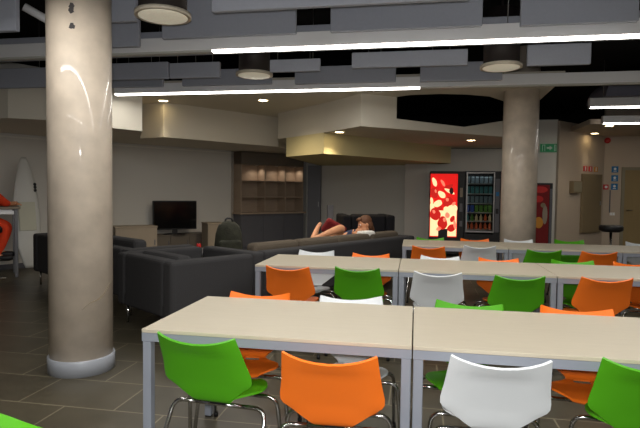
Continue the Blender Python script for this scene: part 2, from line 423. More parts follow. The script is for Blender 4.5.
def make_chair(color, label):
    t = thing('dining_chair', label, 'chair', group='%s plastic chairs' % color)
    o = bpy.data.objects.new('seat_shell', shells[color]); COL.objects.link(o); o.parent = t
    b = MB(); b.box(-.045, .045, -.015, .17, .380, .400, r=.004, seg=1); b.build('mount_plate', MT['black'], t)
    for yy in (-.005, .145):
        b = MB(); b.tube([(-.12, yy, .386), (.12, yy, .386)], .0105); b.build('crossbar', MT['chrome'], t)
    for sx in (-1, 1):
        for yy, yf in ((-.005, -.185), (.145, .20)):
            b = MB(); b.tube([(sx * .12, yy, .386), (sx * .235, yy, .386), (sx * .262, yf, .02)], .0105, fillet=.055, fseg=6); l = b.build('leg', MT['chrome'], t)
            f = MB(); f.cyl((sx * .2625, yf - .002, 0), .014, .028, 12); f.build('foot_cap', MT['black'], l)
    return t
chair_specs = [
    # colour, x, y of the back's top edge, facing (0 = away from us, 180 = towards us), twist, label
    ('green', -0.90, 2.09, 0, -5, 'green chair at the near side of the front left table, left of the orange one'),
    ('orange', -0.325, 1.955, 0, 2, 'orange chair seen from behind at the front left table, nearest the joint'),
    ('white', 0.325, 2.05, 0, 1, 'white chair seen from behind at the front row, just right of the table joint'),
    ('green', 0.935, 2.11, 0, -9, 'green chair cut by the right picture edge at the front row'),
    ('green', -1.00, 1.27, 180, -10, 'bright green chair back in the bottom left corner, below the near column'),
    ('orange', -0.92, 3.15, 180, 3, 'orange chair behind the far left corner of the front table'),
    ('white', -0.335, 3.17, 180, 9, 'white chair behind the front left table, between two orange and green neighbours'),
    ('green', 0.275, 3.16, 180, -9, 'green chair behind the front row, in front of the middle row white chair'),
    ('orange', 0.87, 3.15, 180, -4, 'orange chair behind the front right table, facing the camera'),
    ('orange', -1.03, 4.22, 0, -2, 'orange chair at the near side of the middle row, left end beside the sofas'),
    ('green', -0.455, 4.30, 0, -3, 'green chair at the near side of the middle row, left of the table joint'),
    ('white', 0.18, 4.22, 0, 0, 'white chair at the near side of the middle row, right of the table joint'),
    ('green', 0.775, 4.19, 0, 4, 'green chair at the near side of the middle row, right of its white chair'),
    ('orange', 1.42, 4.27, 0, 3, 'orange chair at the near side of the middle row, rightmost one'),
    ('white', -1.015, 5.52, 180, 2, 'white chair behind the left end of the middle row, against the sofa'),
    ('orange', -0.44, 5.40, 180, 0, 'orange chair behind the middle row, below the lying person'),
    ('white', 0.24, 5.38, 180, -1, 'white chair behind the middle row, in front of a back row orange chair'),
    ('orange', 0.80, 5.36, 180, 1, 'orange chair behind the middle row, just below the snack machine'),
    ('green', 1.465, 5.39, 180, -2, 'light green chair behind the middle row, next to the back row green chair'),
    ('orange', 2.02, 5.38, 180, 2, 'orange chair behind the middle row, cut by the right picture edge'),
    ('orange', 0.165, 6.25, 0, -3, 'orange chair at the near side of the back row, left end by the sofa arm'),
    ('white', 0.755, 6.50, 0, 1, 'white chair at the near side of the back row, pushed under its table'),
    ('green', 1.405, 6.22, 0, 4, 'dark green chair at the near side of the back row, right of the column'),
    ('orange', 1.975, 6.20, 0, 3, 'orange chair at the near side of the back row, rightmost one'),
    ('green', 0.205, 7.53, 180, 0, 'green chair behind the back row, below the red vending machine'),
    ('orange', 0.80, 7.53, 180, 0, 'orange chair behind the back row, below the snack vending machine'),
    ('white', 1.39, 7.62, 180, 1, 'white chair behind the back row, at the foot of the far column'),
    ('green', 2.06, 7.76, 180, -3, 'green chair behind the back row, right of the far column'),
    ('white', 2.95, 7.70, 180, 0, 'white chair behind the back row, at the right picture edge'),
]
protos = {}
for color, x, yb, face, tw, lab in chair_specs:
    rz = math.radians(face + tw); s = 1 if face == 0 else -1
    loc = (x, yb + s * .262, 0)
    if color not in protos:
        protos[color] = make_chair(color, lab); protos[color].location = loc; protos[color].rotation_euler = (0, 0, rz)
    else: dup(protos[color], loc, rz, lab)

# ------------------------------------------------------------------ linear ceiling lights
def strip_light(x0, x1, y, z, lit, label, gain=1.0, name='strip_light'):
    """lit: list of (xa, xb, on)"""
    t = thing(name, label, 'ceiling light', ((x0 + x1) / 2, y, z), group='linear ceiling lights'); cx = (x0 + x1) / 2
    b = MB(); b.box(x0 - cx, x1 - cx, -.045, .045, .020, .155, r=.004, seg=1); b.build('housing', MT['strip_body'], t)
    b = MB(); b.box(x0 - cx, x1 - cx, .046, .075, .03, .155); b.build('side_channel', MT['table_metal'], t)
    for xa, xb, on in lit:
        b = MB(); b.prism([(-.036, .020), (-.036, .008), (-.030, 0), (.030, 0), (.036, .008), (.036, .020)], xa - cx + .002, xb - cx - .002,
                          mtx=Matrix(((0, 0, 1, 0), (1, 0, 0, 0), (0, 1, 0, 0), (0, 0, 0, 1))))
        b.build('diffuser', MT['strip_lit'] if on else MT['strip_off'], t)
        if on:
            l = bpy.data.lights.new('tube', 'AREA'); l.shape = 'RECTANGLE'; l.size = xb - xa - .01; l.size_y = .07; l.energy = STRIP_POWER * (xb - xa) * gain; l.color = (1, .975, .93)
            lo = bpy.data.objects.new('tube', l); COL.objects.link(lo); lo.parent = t; lo.location = ((xa + xb) / 2 - cx, 0, -.002)
    for xa in (x0, x1):
        b = MB(); b.box(xa - cx - .004, xa - cx + .004, -.047, .047, -.002, .157); b.build('end_cap', MT['strip_body'], t)
    n = max(2, int((x1 - x0) / 1.5) + 1)
    for k in range(n):
        xx = x0 + .2 + (x1 - x0 - .4) * k / (n - 1) - cx
        b = MB(); b.tube([(xx, 0, .154), (xx, 0, 3.5 - z)], .003, 6); b.build('hanger_wire', MT['frame_silver'], t)
    return t
strip_light(-5.2, 2.42, 5.03, 2.75, [(-5.2, -3.4, False), (-3.4, -2.0, False), (-2.0, -.53, True), (-.53, .93, True), (.93, 2.42, True)],
            'nearest visible long strip light crossing the whole ceiling, unlit at its left end')
strip_light(-4.33, 3.0, 7.14, 2.75, [(-4.33, -2.88, True), (-2.88, -1.43, True), (-1.43, .02, True), (.02, 1.5, False), (1.5, 3.0, False)],
            'thin strip light in front of the white lounge ceiling, unlit at its right end')
strip_light(2.66, 6.0, 9.05, 2.75, [(2.66, 4.3, True), (4.3, 6.0, True)], 'short lit strip light at right, before the grey duct', .45)
strip_light(3.51, 6.5, 11.1, 2.75, [(3.51, 5.0, True), (5.0, 6.5, True)], 'short lit strip light at right, above the red alarm', .4)
# the rows of the same lights over and behind the photographer
strip_light(-3.0, 3.0, 2.9, 2.75, [(-3.0, -1.5, True), (-1.5, 0, True), (0, 1.5, True), (1.5, 3, True)], 'strip light over the front table row')
strip_light(-3.0, 3.0, 0.7, 2.75, [(-3.0, -1.5, True), (-1.5, 0, True), (0, 1.5, True), (1.5, 3, True)], 'strip light over the photographer')
strip_light(-3.0, 3.0, -1.5, 2.75, [(-3.0, -1.5, True), (-1.5, 0, True), (0, 1.5, True), (1.5, 3, True)], 'strip light behind the photographer')

# ------------------------------------------------------------------ acoustic baffles
baffles = [
    # x0, x1, y, z0, z1, label
    (-4.2, -3.16, 3.8, 2.645, 3.3, 'grey acoustic baffle in the top left corner, lowest of all'),
    (-2.66, -2.41, 4.3, 2.845, 3.3, 'narrow grey baffle touching the near column at the top picture edge'),
    (-1.60, 0.35, 4.0, 2.785, 3.3, 'long grey baffle hanging in front of the others at the top edge'),
    (-2.95, -2.66, 4.8, 2.77, 3.03, 'grey baffle just right of the near column, left of the big drum'),
    (-2.42, -1.11, 4.8, 2.83, 3.35, 'wide grey baffle right behind the big drum lamp'),
    (-0.79, 0.53, 4.8, 2.83, 3.35, 'wide grey baffle at the top middle, between two black gaps'),
    (0.84, 1.76, 4.8, 2.815, 3.35, 'wide grey baffle at the top right, ending before the picture edge'),
    (-5.3, 2.3, 5.5, 2.86, 3.12, 'long low grey baffle seen through the black gaps behind the front baffles'),
    (-3.75, -2.95, 6.0, 2.72, 2.92, 'grey baffle behind the strip light, just right of the near column'),
    (-2.93, -2.30, 6.0, 2.72, 2.90, 'grey baffle behind the strip light, left of the middle drum'),
    (-1.69, -1.10, 6.0, 2.76, 2.90, 'grey baffle behind the strip light, just right of the middle drum'),
    (-0.74, 0.52, 6.0, 2.78, 2.95, 'grey baffle behind the strip light at the picture middle'),
    (1.13, 1.76, 6.0, 2.75, 2.97, 'grey baffle right of the right-hand drum, over the dark opening'),
    (-4.6, -3.42, 6.8, 2.79, 3.0, 'low grey baffle above the left end of the thin strip light'),
    (-3.14, -1.89, 6.8, 2.79, 3.0, 'low grey baffle below and behind the middle drum'),
    (-1.58, -0.28, 6.8, 2.78, 3.0, 'low grey baffle above the thin strip light, right of the middle drum'),
    (0.02, 1.00, 6.8, 2.77, 3.0, 'low grey baffle above the thin strip light, left of the far column'),
    (-7.2, -4.25, 6.0, 2.655, 2.9, 'dark grey baffle left of the near column above the soffit'),
]
for x0, x1, y, z0, z1, lab in baffles:
    L = (x1 - x0) / 2
    b = MB(); b.box(-L, L, -.025, .025, 0, z1 - z0, r=.006, seg=1)
    o = b.build('acoustic_baffle', MT['baffle'], loc=((x0 + x1) / 2, y, z0)); tag(o, lab, 'ceiling panel', 'grey acoustic baffles')
    for xx in (-L * .7, L * .7):
        w = MB(); w.tube([(xx, 0, z1 - z0 - .01), (xx, 0, 3.5 - z0)], .003, 6); w.build('hanger_wire', MT['frame_silver'], o)
# grey duct with a rounded lower corner at the right
d = MB()
prof = [(0, 0.55), (0, .26)] + [(.30 - .30 * math.cos(a), .26 - .26 * math.sin(a)) for a in [k * PI / 16 for k in range(1, 9)]][:0] 
arc = [(-.0 + .34 * (1 - math.cos(k * PI / 16)), .36 * math.sin(k * PI / 16)) for k in range(0, 9)]
poly = arc + [(2.4, .36), (2.4, 0)]
d.prism(poly, -.5, .5, mtx=Matrix(((1, 0, 0, 0), (0, 0, 1, 0), (0, 1, 0, 0), (0, 0, 0, 1))))
tag(d.build('air_duct', MT['duct'], loc=(2.98, 9.8, 2.98)), 'dull grey air duct with rounded end above the right strip lights', 'duct')
# pale pipe in the top left corner
p = MB(); p.tube([(-3.35, 4.1, 2.95), (-3.1, 4.3, 2.80), (-2.85, 4.5, 2.72)], .035, 14)
tag(p.build('ceiling_pipe', MT['strip_body'], loc=(0, 0, 0)), 'pale slanted pipe between the top left baffle and the column', 'pipe')

# ------------------------------------------------------------------ drum lamps
def make_drum(label):
    t = thing('drum_lamp', label, 'ceiling light', group='dark drum ceiling lamps'); R = .225
    b = MB(); b.lathe([(R - .035, .03), (R - .035, .62), (0, .62)], 40); b.build('housing', MT['drum'], t)
    b = MB(); b.lathe([(R - .012, .0), (R, .0), (R, .03), (R - .012, .03), (R - .012, .0)], 40); b.build('rim', MT['lens_rim'], t)
    b = MB(); b.lathe([(0, -.018), (R * .5, -.014), (R * .8, -.006), (R - .0125, .006), (R - .0125, .03), (0, .03)], 40); b.build('lens', MT['lens'], t)
    b = MB(); b.tube([(0, 0, .62), (0, 0, .75)], .012, 8); b.build('stem', MT['drum'], t)
    return t
dr = make_drum('big dark drum lamp with frosted lens, nearest, at the top left beside the column'); dr.location = (-2.06, 4.09, 2.80)
dup(dr, (-1.97, 6.28, 2.79), 0, 'middle dark drum lamp hanging below the first strip light')
dup(dr, (0.89, 6.14, 2.77), 0, 'right-hand dark drum lamp above the far column')

# ------------------------------------------------------------------ recessed downlights
def downlight(x, y, z, label, on=True, power=SPOT_POWER, size=110, lampoff=(0, 0, -.03)):
    t = thing('downlight', label, 'ceiling light', (x, y, z), group='recessed downlights')
    b = MB(); b.lathe([(.075, -.001), (.10, -.001), (.10, -.008), (.085, -.012), (.075, -.008), (.075, -.001)], 32); b.build('trim_ring', MT['trim'], t)
    b = MB(); b.lathe([(0, -.007), (.075, -.007), (.075, -.002), (0, -.002)], 32); b.build('lens', MT['downlight'] if on else MT['strip_off'], t)
    if on: spot(t, lampoff, power, size)
    return t
downlight(-2.54, 8.6, ZC, 'lit round downlight in the white lounge ceiling', power=55, size=140)
downlight(-4.26, 8.46, ZC, 'lit downlight washing the white soffit corner left of the television', power=14, size=62)
downlight(-1.30, 8.94, ZB, 'lit downlight under the nook soffit, washing the cream bulkhead', power=26)
downlight(1.01, 10.5, ZB, 'lit downlight under the soffit above the vending machines', power=14)
downlight(-0.57, 8.0, ZC, 'unlit downlight beside the round black opening', on=False)
downlight(4.02, 13.2, 2.8, 'lit downlight washing the corridor wall above the three small signs', power=7, size=55)
downlight(3.85, 11.75, 2.8, 'lit downlight in the corridor ceiling at the right edge', power=10)

# ------------------------------------------------------------------ vending machines
VY = 11.9
def drink_machine():
    t = thing('vending_machine', 'vending machine with a lit red and cream picture front', 'vending machine', (0.67, VY, 0))
    W = .372
    b = MB(); b.box(-W, W, 0, .58, .04, 1.86, r=.01); b.build('cabinet', MT['black'], t)
    for sx in (-1, 1):
        for y in (.05, .5):
            f = MB(); f.cyl((sx * .32, y, 0), .025, .045, 12); f.build('foot', MT['black'], t)
    b = MB(); b.box(-.365, .215, -.022, 0, .42, 1.80, r=.006); panel = b.build('picture_panel', MT['ad_red'], t)
    # a plain stand-in picture: red fruit falling into cream splashes
    def disc(x, z, rx, rz, m, nm, k=0, rot=0):
        q = MB(); pts = [(rx * math.cos(a) * (1 + .08 * math.sin(3 * a + k)), rz * math.sin(a) * (1 + .08 * math.cos(2 * a + k))) for a in [2 * PI * j / 22 for j in range(22)]]
        q.prism(pts, 0, .004, mtx=Matrix.Translation((x, -.0235 - .001 * k, z)) @ Matrix.Rotation(PI / 2, 4, 'X') @ Matrix.Rotation(rot, 4, 'Z'))
        return q.build(nm, m, panel)
    b = MB(); b.box(-.355, .205, -.0232, -.022, .44, 1.0); b.build('picture_splash', MT['ad_cream'], panel)
    for k, (x, z, rx, rz, m, rot) in enumerate([
        (-.31, .98, .05, .2, 'ad_cream', .1), (-.28, 1.62, .045, .10, 'ad_cream', .3), (-.12, 1.35, .06, .09, 'ad_cream', .8), (.05, 1.42, .12, .035, 'ad_cream', -.5), (-.20, 1.15, .10, .07, 'ad_cream', .4),
        (.12, 1.02, .09, .13, 'ad_cream', -.3), (0.0, .98, .07, .12, 'ad_cream', .2), (-.10, 1.60, .03, .08, 'ad_pink', .5), (.14, 1.15, .05, .03, 'ad_pink', .9),
        (-.28, 1.38, .085, .12, 'ad_fruit', .2), (.03, 1.17, .12, .13, 'ad_fruit', -.3), (-.25, .92, .115, .13, 'ad_fruit', .2), (-.09, .73, .105, .14, 'ad_fruit', .1), (.10, .62, .09, .08, 'ad_fruit', .4), (-.25, 1.42, .02, .04, 'ad_pink', .2),
        (.0, 1.24, .03, .04, 'ad_pink', .2), (-.28, .97, .03, .04, 'ad_pink', .3), (.01, .90, .05, .06, 'ad_pink', .2), (.02, 1.52, .11, .05, 'ad_fruit', .4), (-.16, 1.06, .06, .06, 'ad_fruit', .3), (.12, .82, .05, .07, 'ad_fruit', -.4), (-.17, .60, .06, .04, 'ad_pink', .4), (.05, 1.08, .05, .025, 'ad_cream', .6), (-.05, .80, .03, .05, 'ad_pink', .1), (-.33, 1.20, .03, .09, 'ad_cream', .1), (.17, .70, .03, .10, 'ad_pink', .1)]):
        disc(x, z, rx, rz, MT[m], 'picture_fruit' if m == 'ad_fruit' else 'picture_splash', 1 + k % 9, rot)
    disc(.085, 1.43, .045, .075, MT['ad_dark'], 'picture_cap', 11, .1)
    b = MB(); b.box(-.18, .02, -.028, -.022, .38, .60, r=.004); b.build('delivery_flap', MT['black'], t)
    b = MB(); b.box(.235, .365, -.02, 0, .30, 1.78, r=.005); c = b.build('control_panel', MT['black'], t)
    b = MB(); b.box(.265, .325, -.026, -.02, 1.30, 1.50); b.build('price_card', MT['woodgrey'], c)
    b = MB(); b.box(.265, .325, -.026, -.02, .98, 1.16); b.build('coin_slot', MT['darkgrey'], c)
    b = MB(); b.box(.27, .33, -.026, -.02, .66, .78); b.build('change_tray', MT['darkgrey'], c)
    return t
drink_machine()
def snack_machine():
    cx = 1.42
    t = thing('vending_machine', 'black glass-fronted snack vending machine right of the red one', 'vending machine', (cx, VY, 0))
    W = .37
    b = MB(); b.box(-W, W, .56, .60, .04, 1.865); b.box(-W, -W + .03, 0, .56, .04, 1.865); b.box(.23, W, 0, .56, .04, 1.865); b.box(-W + .03, .23, 0, .56, 1.83, 1.865); b.box(-W + .03, .23, 0, .56, .04, .50); b.build('cabinet', MT['black'], t)
    for sx in (-1, 1):
        for y in (.05, .5):
            f = MB(); f.cyl((sx * .32, y, 0), .025, .045, 12); f.build('foot', MT['black'], t)
    b = MB(); b.box(-.35, -.325, -.03, 0, .54, 1.84); b.box(.215, .24, -.03, 0, .54, 1.84); b.box(-.325, .215, -.03, 0, 1.815, 1.84); b.box(-.325, .215, -.03, 0, .54, .575); b.build('window_frame', MT['frame_silver'], t)
    g = bpy.data.materials.new('machine_glass'); g.use_nodes = True; gb = g.node_tree.nodes['Principled BSDF']
    gb.inputs['Transmission Weight'].default_value = 1; gb.inputs['Roughness'].default_value = 0.02; gb.inputs['IOR'].default_value = 1.1; gb.inputs['Base Color'].default_value = (.9, .95, .97, 1)
    b = MB(); b.box(-.324, .214, -.016, -.012, .576, 1.814); b.build('glass', g, t)
    zs = [1.60, 1.38, 1.17, .97, .78, .60]
    for z in zs:
        b = MB(); b.box(-.335, .225, .06, .5, z - .018, z); b.build('shelf', MT['frame_silver'], t)
    b = MB(); b.box(.255, .345, -.014, 0, .55, 1.70, r=.004); c = b.build('control_panel', MT['darkgrey'], t)
    b = MB(); b.box(.27, .33, -.018, -.014, 1.33, 1.42); b.build('display', MT['blue'], c)
    b = MB(); b.box(.27, .33, -.018, -.014, .95, 1.06); b.build('keypad', MT['black'], c)
    b = MB(); b.box(-.25, .14, -.012, 0, .16, .38, r=.005); b.build('delivery_flap', MT['darkgrey'], t)
    l = bpy.data.lights.new('machine_lamp', 'AREA'); l.energy = .22; l.size = .5; l.size_y = .05; l.shape = 'RECTANGLE'
    lo = bpy.data.objects.new('machine_lamp', l); COL.objects.link(lo); lo.parent = t; lo.location = (-.05, .05, 1.82); lo.rotation_euler = (math.radians(25), 0, 0)
    names = ['top', 'second', 'third', 'fourth', 'fifth', 'bottom']
    kinds = [('grey', 'packet'), ('teal', 'packet'), ('grey', 'packet'), ('blue', 'packet'), ('pale', 'bottle'), ('orange', 'bottle')]
    proto = {}
    for r, z in enumerate(zs):
        col, kd = kinds[r]
        for k in range(6):
            x = cx - .30 + .094 * k
            c2 = col
            if r == 3 and k >= 2: c2 = 'green'
            if r == 4: c2 = ['teal', 'green', 'pale', 'pale', 'orange', 'pale'][k]
            if kd == 'packet':
                q = MB(); h = .14; q.box(-.036, .036, -.02, .02, 0, h, r=.012); q.box(-.037, .037, -.004, .004, h - .006, h + .012)
            else:
                q = MB(); q.lathe([(0, 0), (.028, 0), (.03, .01), (.03, .09), (.012, .125), (.012, .145), (0, .145)], 16)
            o = q.build('snack_packet' if kd == 'packet' else 'drink_bottle', MT['bottle_' + c2], loc=(x, VY + .12, z))
            nm = {'grey': 'grey', 'teal': 'teal', 'blue': 'blue', 'green': 'green', 'pale': 'pale', 'orange': 'orange'}[c2]
            tag(o, '%s %s on the %s shelf of the snack vending machine' % (nm, kd, names[r]), kd, '%s %ss on the %s vending shelf' % (nm, kd, names[r]))
    return t
snack_machine()
# third machine, half hidden behind the far column
t = thing('vending_machine', 'red vending machine half hidden behind the far column, under the exit sign', 'vending machine', (2.57, VY, 0))
b = MB(); b.box(-.32, .27, 0, .55, .03, 1.62, r=.01); b.build('cabinet', MT['black'], t)
b = MB(); b.box(-.31, .20, -.02, 0, .25, 1.58, r=.006); pn = b.build('picture_panel', MT['maroon'], t)
for (x, z, rx, rz, m) in [(.02, 1.48, .14, .07, 'red'), (-.02, 1.28, .10, .07, 'red'), (.12, .95, .05, .20, 'woodgrey'), (.0, .78, .09, .12, 'yellow'), (.08, 1.15, .05, .05, 'beige')]:
    q = MB(); q.prism([(rx * math.cos(a), rz * math.sin(a)) for a in [2 * PI * j / 20 for j in range(20)]], 0, .004, mtx=Matrix.Translation((x, -.021, z)) @ Matrix.Rotation(PI / 2, 4, 'X'))
    q.build('picture_fruit', MT[m], pn)
b = MB(); b.box(.215, .26, -.012, 0, .3, 1.5); b.build('control_panel', MT['darkgrey'], t)

# ------------------------------------------------------------------ signs and fittings on the far right walls
t = thing('exit_sign', 'green emergency exit sign with running figure, right of the far column', 'sign', (2.86, 12.5, 2.405))
b = MB(); b.box(-.17, .17, -.03, 0, -.09, .09, r=.004); b.build('housing', MT['exit'], t)
b = MB()
for x0, x1, z0, z1 in [(-.135, -.125, -.07, .07), (-.085, -.075, -.07, .07), (-.125, -.085, .06, .07)]: b.box(x0, x1, -.033, -.03, z0, z1)
b.prism([(-.10, -.02), (-.04, -.02), (-.04, -.05), (.02, .0), (-.04, .05), (-.04, .02), (-.10, .02)], .030, .033, mtx=Matrix.Translation((.06, 0, 0)) @ Matrix.Rotation(PI / 2, 4, 'X') )
b.box(.115, .125, -.033, -.03, -.07, .07); b.box(.145, .155, -.033, -.03, -.07, .07); b.box(.115, .155, -.033, -.03, .06, .07)
b.build('pictogram', MT['white_print'], t)
RWa = math.atan2(1.6, 1.48)
def on_corridor(u):          # point on the corridor wall face
    return (3.02 + u * math.cos(RWa), 12.4 + u * math.sin(RWa))
def fit(name, label, cat, u, z, w, h, depth, m, group=None):
    x, y = on_corridor(u)
    t = thing(name, label, cat, (x, y, z), RWa, group)
    b = MB(); b.box(-w / 2, w / 2, -depth, -.001, -h / 2, h / 2, r=min(.006, depth / 3)); b.build('body', m, t)
    return t
t = fit('wall_box', 'small grey box on the corridor wall, left of the tall beige panel', 'wall box', .76, 1.555, .40, .27, .10, MT['beige'])
b = MB(); b.box(-.17, .17, -.104, -.10, -.11, .11); b.build('cover', MT['doorframe'], t)
t = fit('wall_cabinet', 'tall beige cabinet panel on the corridor wall under three small signs', 'cabinet', 1.53, 1.18, .90, 1.38, .06, MT['beige'])
b = MB(); b.box(.36, .40, -.075, -.06, -.05, .05); b.build('handle', MT['frame_silver'], t)
for u, m, lab in [(1.25, 'red', 'red fire sign, first of three above the tall beige panel'), (1.49, 'red', 'red fire sign in the middle of three above the tall beige panel'), (1.755, 'yellow', 'amber sign, last of three above the tall beige panel')]:
    t = fit('safety_sign', lab, 'sign', u, 1.99, .17, .12, .012, MT[m], 'small signs above the beige panel')
    b = MB(); b.box(-.02, .02, -.0145, -.012, -.045, .01); b.cyl((0, 0, 0), .022, .0025, 14, mtx=Matrix.Translation((0, -.012, .028)) @ Matrix.Rotation(PI / 2, 4, 'X')); b.build('pictogram', MT['white_print'], t)
t = thing('fire_alarm_sounder', 'round red alarm sounder high on the wall above the blue signs', 'alarm', (4.54, 14.0, 2.70))
b = MB(); b.lathe([(.055, 0), (.055, .03), (.07, .035), (.07, .07), (.05, .09), (0, .09)], 24, mtx=Matrix.Rotation(PI / 2, 4, 'X')); b.build('body', MT['red'], t)
t = thing('fire_call_point', 'red fire call point left of the lowest blue sign', 'alarm', (4.545, 14.0, 1.575))
b = MB(); b.box(-.055, .055, -.05, 0, -.06, .06, r=.006); b.build('body', MT['red'], t)
b = MB(); b.box(-.03, .03, -.053, -.05, -.03, .03); b.build('press_plate', MT['white_print'], t)
for z, lab in [(2.005, 'top'), (1.79, 'middle'), (1.585, 'lowest')]:
    t = thing('blue_sign', '%s of the three square blue signs beside the door' % lab, 'sign', (4.745, 14.0, z), group='blue signs beside the door')
    b = MB(); b.box(-.075, .075, -.012, 0, -.075, .075); b.build('plate', MT['blue'], t)
    b = MB(); b.cyl((0, 0, 0), .03, .002, 18, mtx=Matrix.Translation((0, -.012, .012)) @ Matrix.Rotation(PI / 2, 4, 'X')); b.box(-.035, .035, -.014, -.012, -.05, -.035); b.build('pictogram', MT['white_print'], t)
t = thing('cable_trunking', 'thin vertical cable trunking down the wall beside the door', 'cable trunking', (4.655, 14.0, .95))
b = MB(); b.box(-.012, .012, -.015, 0, 0, .55); b.build('channel', MT['darkgrey'], t)
t = thing('light_switch', 'small double switch plate low beside the door', 'switch', (4.72, 14.0, .92))
b = MB(); b.box(-.06, .06, -.012, 0, -.04, .04, r=.004); b.build('plate', MT['trim'], t)
for sx in (-1, 1):
    b = MB(); b.box(sx * .028 - .018, sx * .028 + .018, -.017, -.012, -.025, .025); b.build('rocker', MT['strip_body'], t)

def bar_stool(label, loc, rz):
    t = thing('bar_stool', label, 'stool', loc, rz, 'black bar stools')
    b = MB(); b.lathe([(0, .69), (.15, .69), (.205, .72), (.21, .78), (.19, .815), (.10, .815), (0, .81)], 28); b.build('seat', MT['black'], t)
    b = MB(); b.cyl((0, 0, .02), .025, .67, 16); b.build('post', MT['chrome'], t)
    b = MB(); b.lathe([(0, 0), (.20, 0), (.20, .012), (.05, .03), (0, .03)], 28); b.build('base', MT['chrome'], t)
    b = MB(); b.tube([(.025, 0, .3), (.16, 0, .3)] , .009); b.tube([(.17 * math.cos(a), .17 * math.sin(a), .3) for a in [k * PI / 10 - PI / 2 for k in range(11)]], .009); b.build('footrest', MT['chrome'], t)
    return t
st0 = bar_stool('black padded bar stool behind the back row, in front of the door wall', (3.63, 10.8, 0), 1.9)
dup(st0, (-6.32, 6.98, 0), -0.6, 'black bar stool under the seated person at the left picture edge')

# ------------------------------------------------------------------ sofas
D1 = math.atan2(.845, .535)          # lounge wall direction
def sofa(label, origin, ang, L, depth, m, seats=3, h=.74, cushion=None, bcush=.80):
    """origin: the rear left corner at floor, local x along the back, local y towards the seat front"""
    t = thing('sofa', label, 'sofa', (origin[0], origin[1], 0), ang)
    cushion = cushion or m
    b = MB(); b.box(.01, L - .01, .01, depth, .20, .34, r=.03, seg=3); b.build('base', m, t)
    b = MB(); b.box(.162, L - .162, 0.004, .17, .20, h, r=.035, seg=3); b.build('backrest', m, t)
    x0, x1 = .165, L - .165
    for xa in (0, L - .16):
        b = MB(); b.box(xa, xa + .16, 0, depth, .20, h, r=.035, seg=3); b.build('arm', m, t)
    w = (x1 - x0) / seats
    for k in range(seats):
        b = MB(); b.box(x0 + k * w + .006, x0 + (k + 1) * w - .006, .30, depth + .01, .335, .47, r=.035, seg=3); b.build('seat_cushion', cushion, t)
        b = MB(); b.box(x0 + k * w + .008, x0 + (k + 1) * w - .008, .172, .34, .40, bcush, r=.05, seg=3); b.build('back_cushion', cushion, t)
    for (x, y) in ((.08, .08), (L - .08, .08), (.08, depth - .08), (L - .08, depth - .08)):
        b = MB(); b.tube([(x, y, .21), (x, y, .002)], .013, 10); b.build('leg', MT['chrome'], t)
    return t
# charcoal sofa behind the near column, its back to us (local y points to the television)
ang1 = math.atan2(5.20 - 6.72, -3.02 - (-5.40))
sofa('charcoal sofa with its back to us, half hidden behind the near column', (-5.40, 6.72), ang1, 2.80, .85, MT['sofa'], seats=3, bcush=.82)
# corner armchair, its rear corner pointing at the front table
angc = math.atan2(-.56, .83)
sofa('charcoal corner armchair whose rear corner points at the front table', (-3.055, 5.03), angc, 1.09, .95, MT['sofa'], seats=1, bcush=.76)
# long brown-grey sofa the person lies on
ang3 = math.atan2(8.12 - 5.32, 0.0 + 1.66)
L3 = math.hypot(1.66, 2.80)
SO3 = sofa('long charcoal sofa with brownish cushions behind the middle row with a person lying on it', (-1.66, 5.32), ang3, L3, .90, MT['sofa'], seats=4, bcush=.81, cushion=MT['sofa_brown'])
# black high-backed sofa against the nook wall
t = sofa('black high-backed sofa against the wall behind the lying person', (-1.22, 8.92), math.atan2(.25, .8), .92, .75, MT['sofa_black'], seats=1, h=.99, bcush=1.0)

# ------------------------------------------------------------------ television, low cabinets, shelves
TA = math.atan2(.63, .67) * .93
t = thing('television', 'flat black television on the low unit by the grey wall', 'television', (-4.94, 10.33, .455), TA)
b = MB(); b.box(-.455, .455, -.02, .03, .10, .70, r=.008); b.build('bezel', MT['black'], t)
b = MB(); b.box(-.435, .435, -.0225, -.02, .125, .68); b.build('screen', MT['screen'], t)
b = MB(); b.lathe([(0, 0), (.2, 0), (.2, .012), (0, .018)], 28, mtx=Matrix.Diagonal((1.2, .6, 1, 1))); b.box(-.05, .05, -.01, .02, .01, .12); b.build('stand', MT['black'], t)
def low_cabinet(name, label, loc, rz, w, dp, h, m, doors=2):
    t = thing(name, label, 'cabinet', loc, rz)
    b = MB(); b.box(-w / 2, w / 2, 0, dp, .06, h - .025); b.box(-w / 2 + .03, w / 2 - .03, .04, dp - .02, 0, .06); b.build('carcass', m, t)
    b = MB(); b.box(-w / 2 - .01, w / 2 + .01, -.02, dp, h - .025, h, r=.003, seg=1); b.build('cabinet_top', m, t)
    for k in range(doors):
        x0 = -w / 2 + w * k / doors + .004; x1 = -w / 2 + w * (k + 1) / doors - .004
        b = MB(); b.box(x0, x1, -.016, 0, .07, h - .03); d_ = b.build('door', m, t)
        hb = MB(); hb.box(x1 - .05, x1 - .035, -.026, -.016, h * .5, h * .5 + .1); hb.build('handle', MT['darkgrey'], d_)
    return t
low_cabinet('television_unit', 'long low dark unit under the television', (-4.98, 10.2, 0), math.atan2(.8, .6), 1.75, .42, .453, MT['unit'], 4)
low_cabinet('low_cabinet', 'low pale wood cabinet just right of the near column', (-5.05, 8.98, 0), TA, .74, .45, .70, MT['woodgrey'], 1)
low_cabinet('low_cabinet', 'small pale wood cabinet between the television and the backpack', (-4.02, 10.3, 0), TA, .36, .40, .715, MT['woodgrey'], 1)

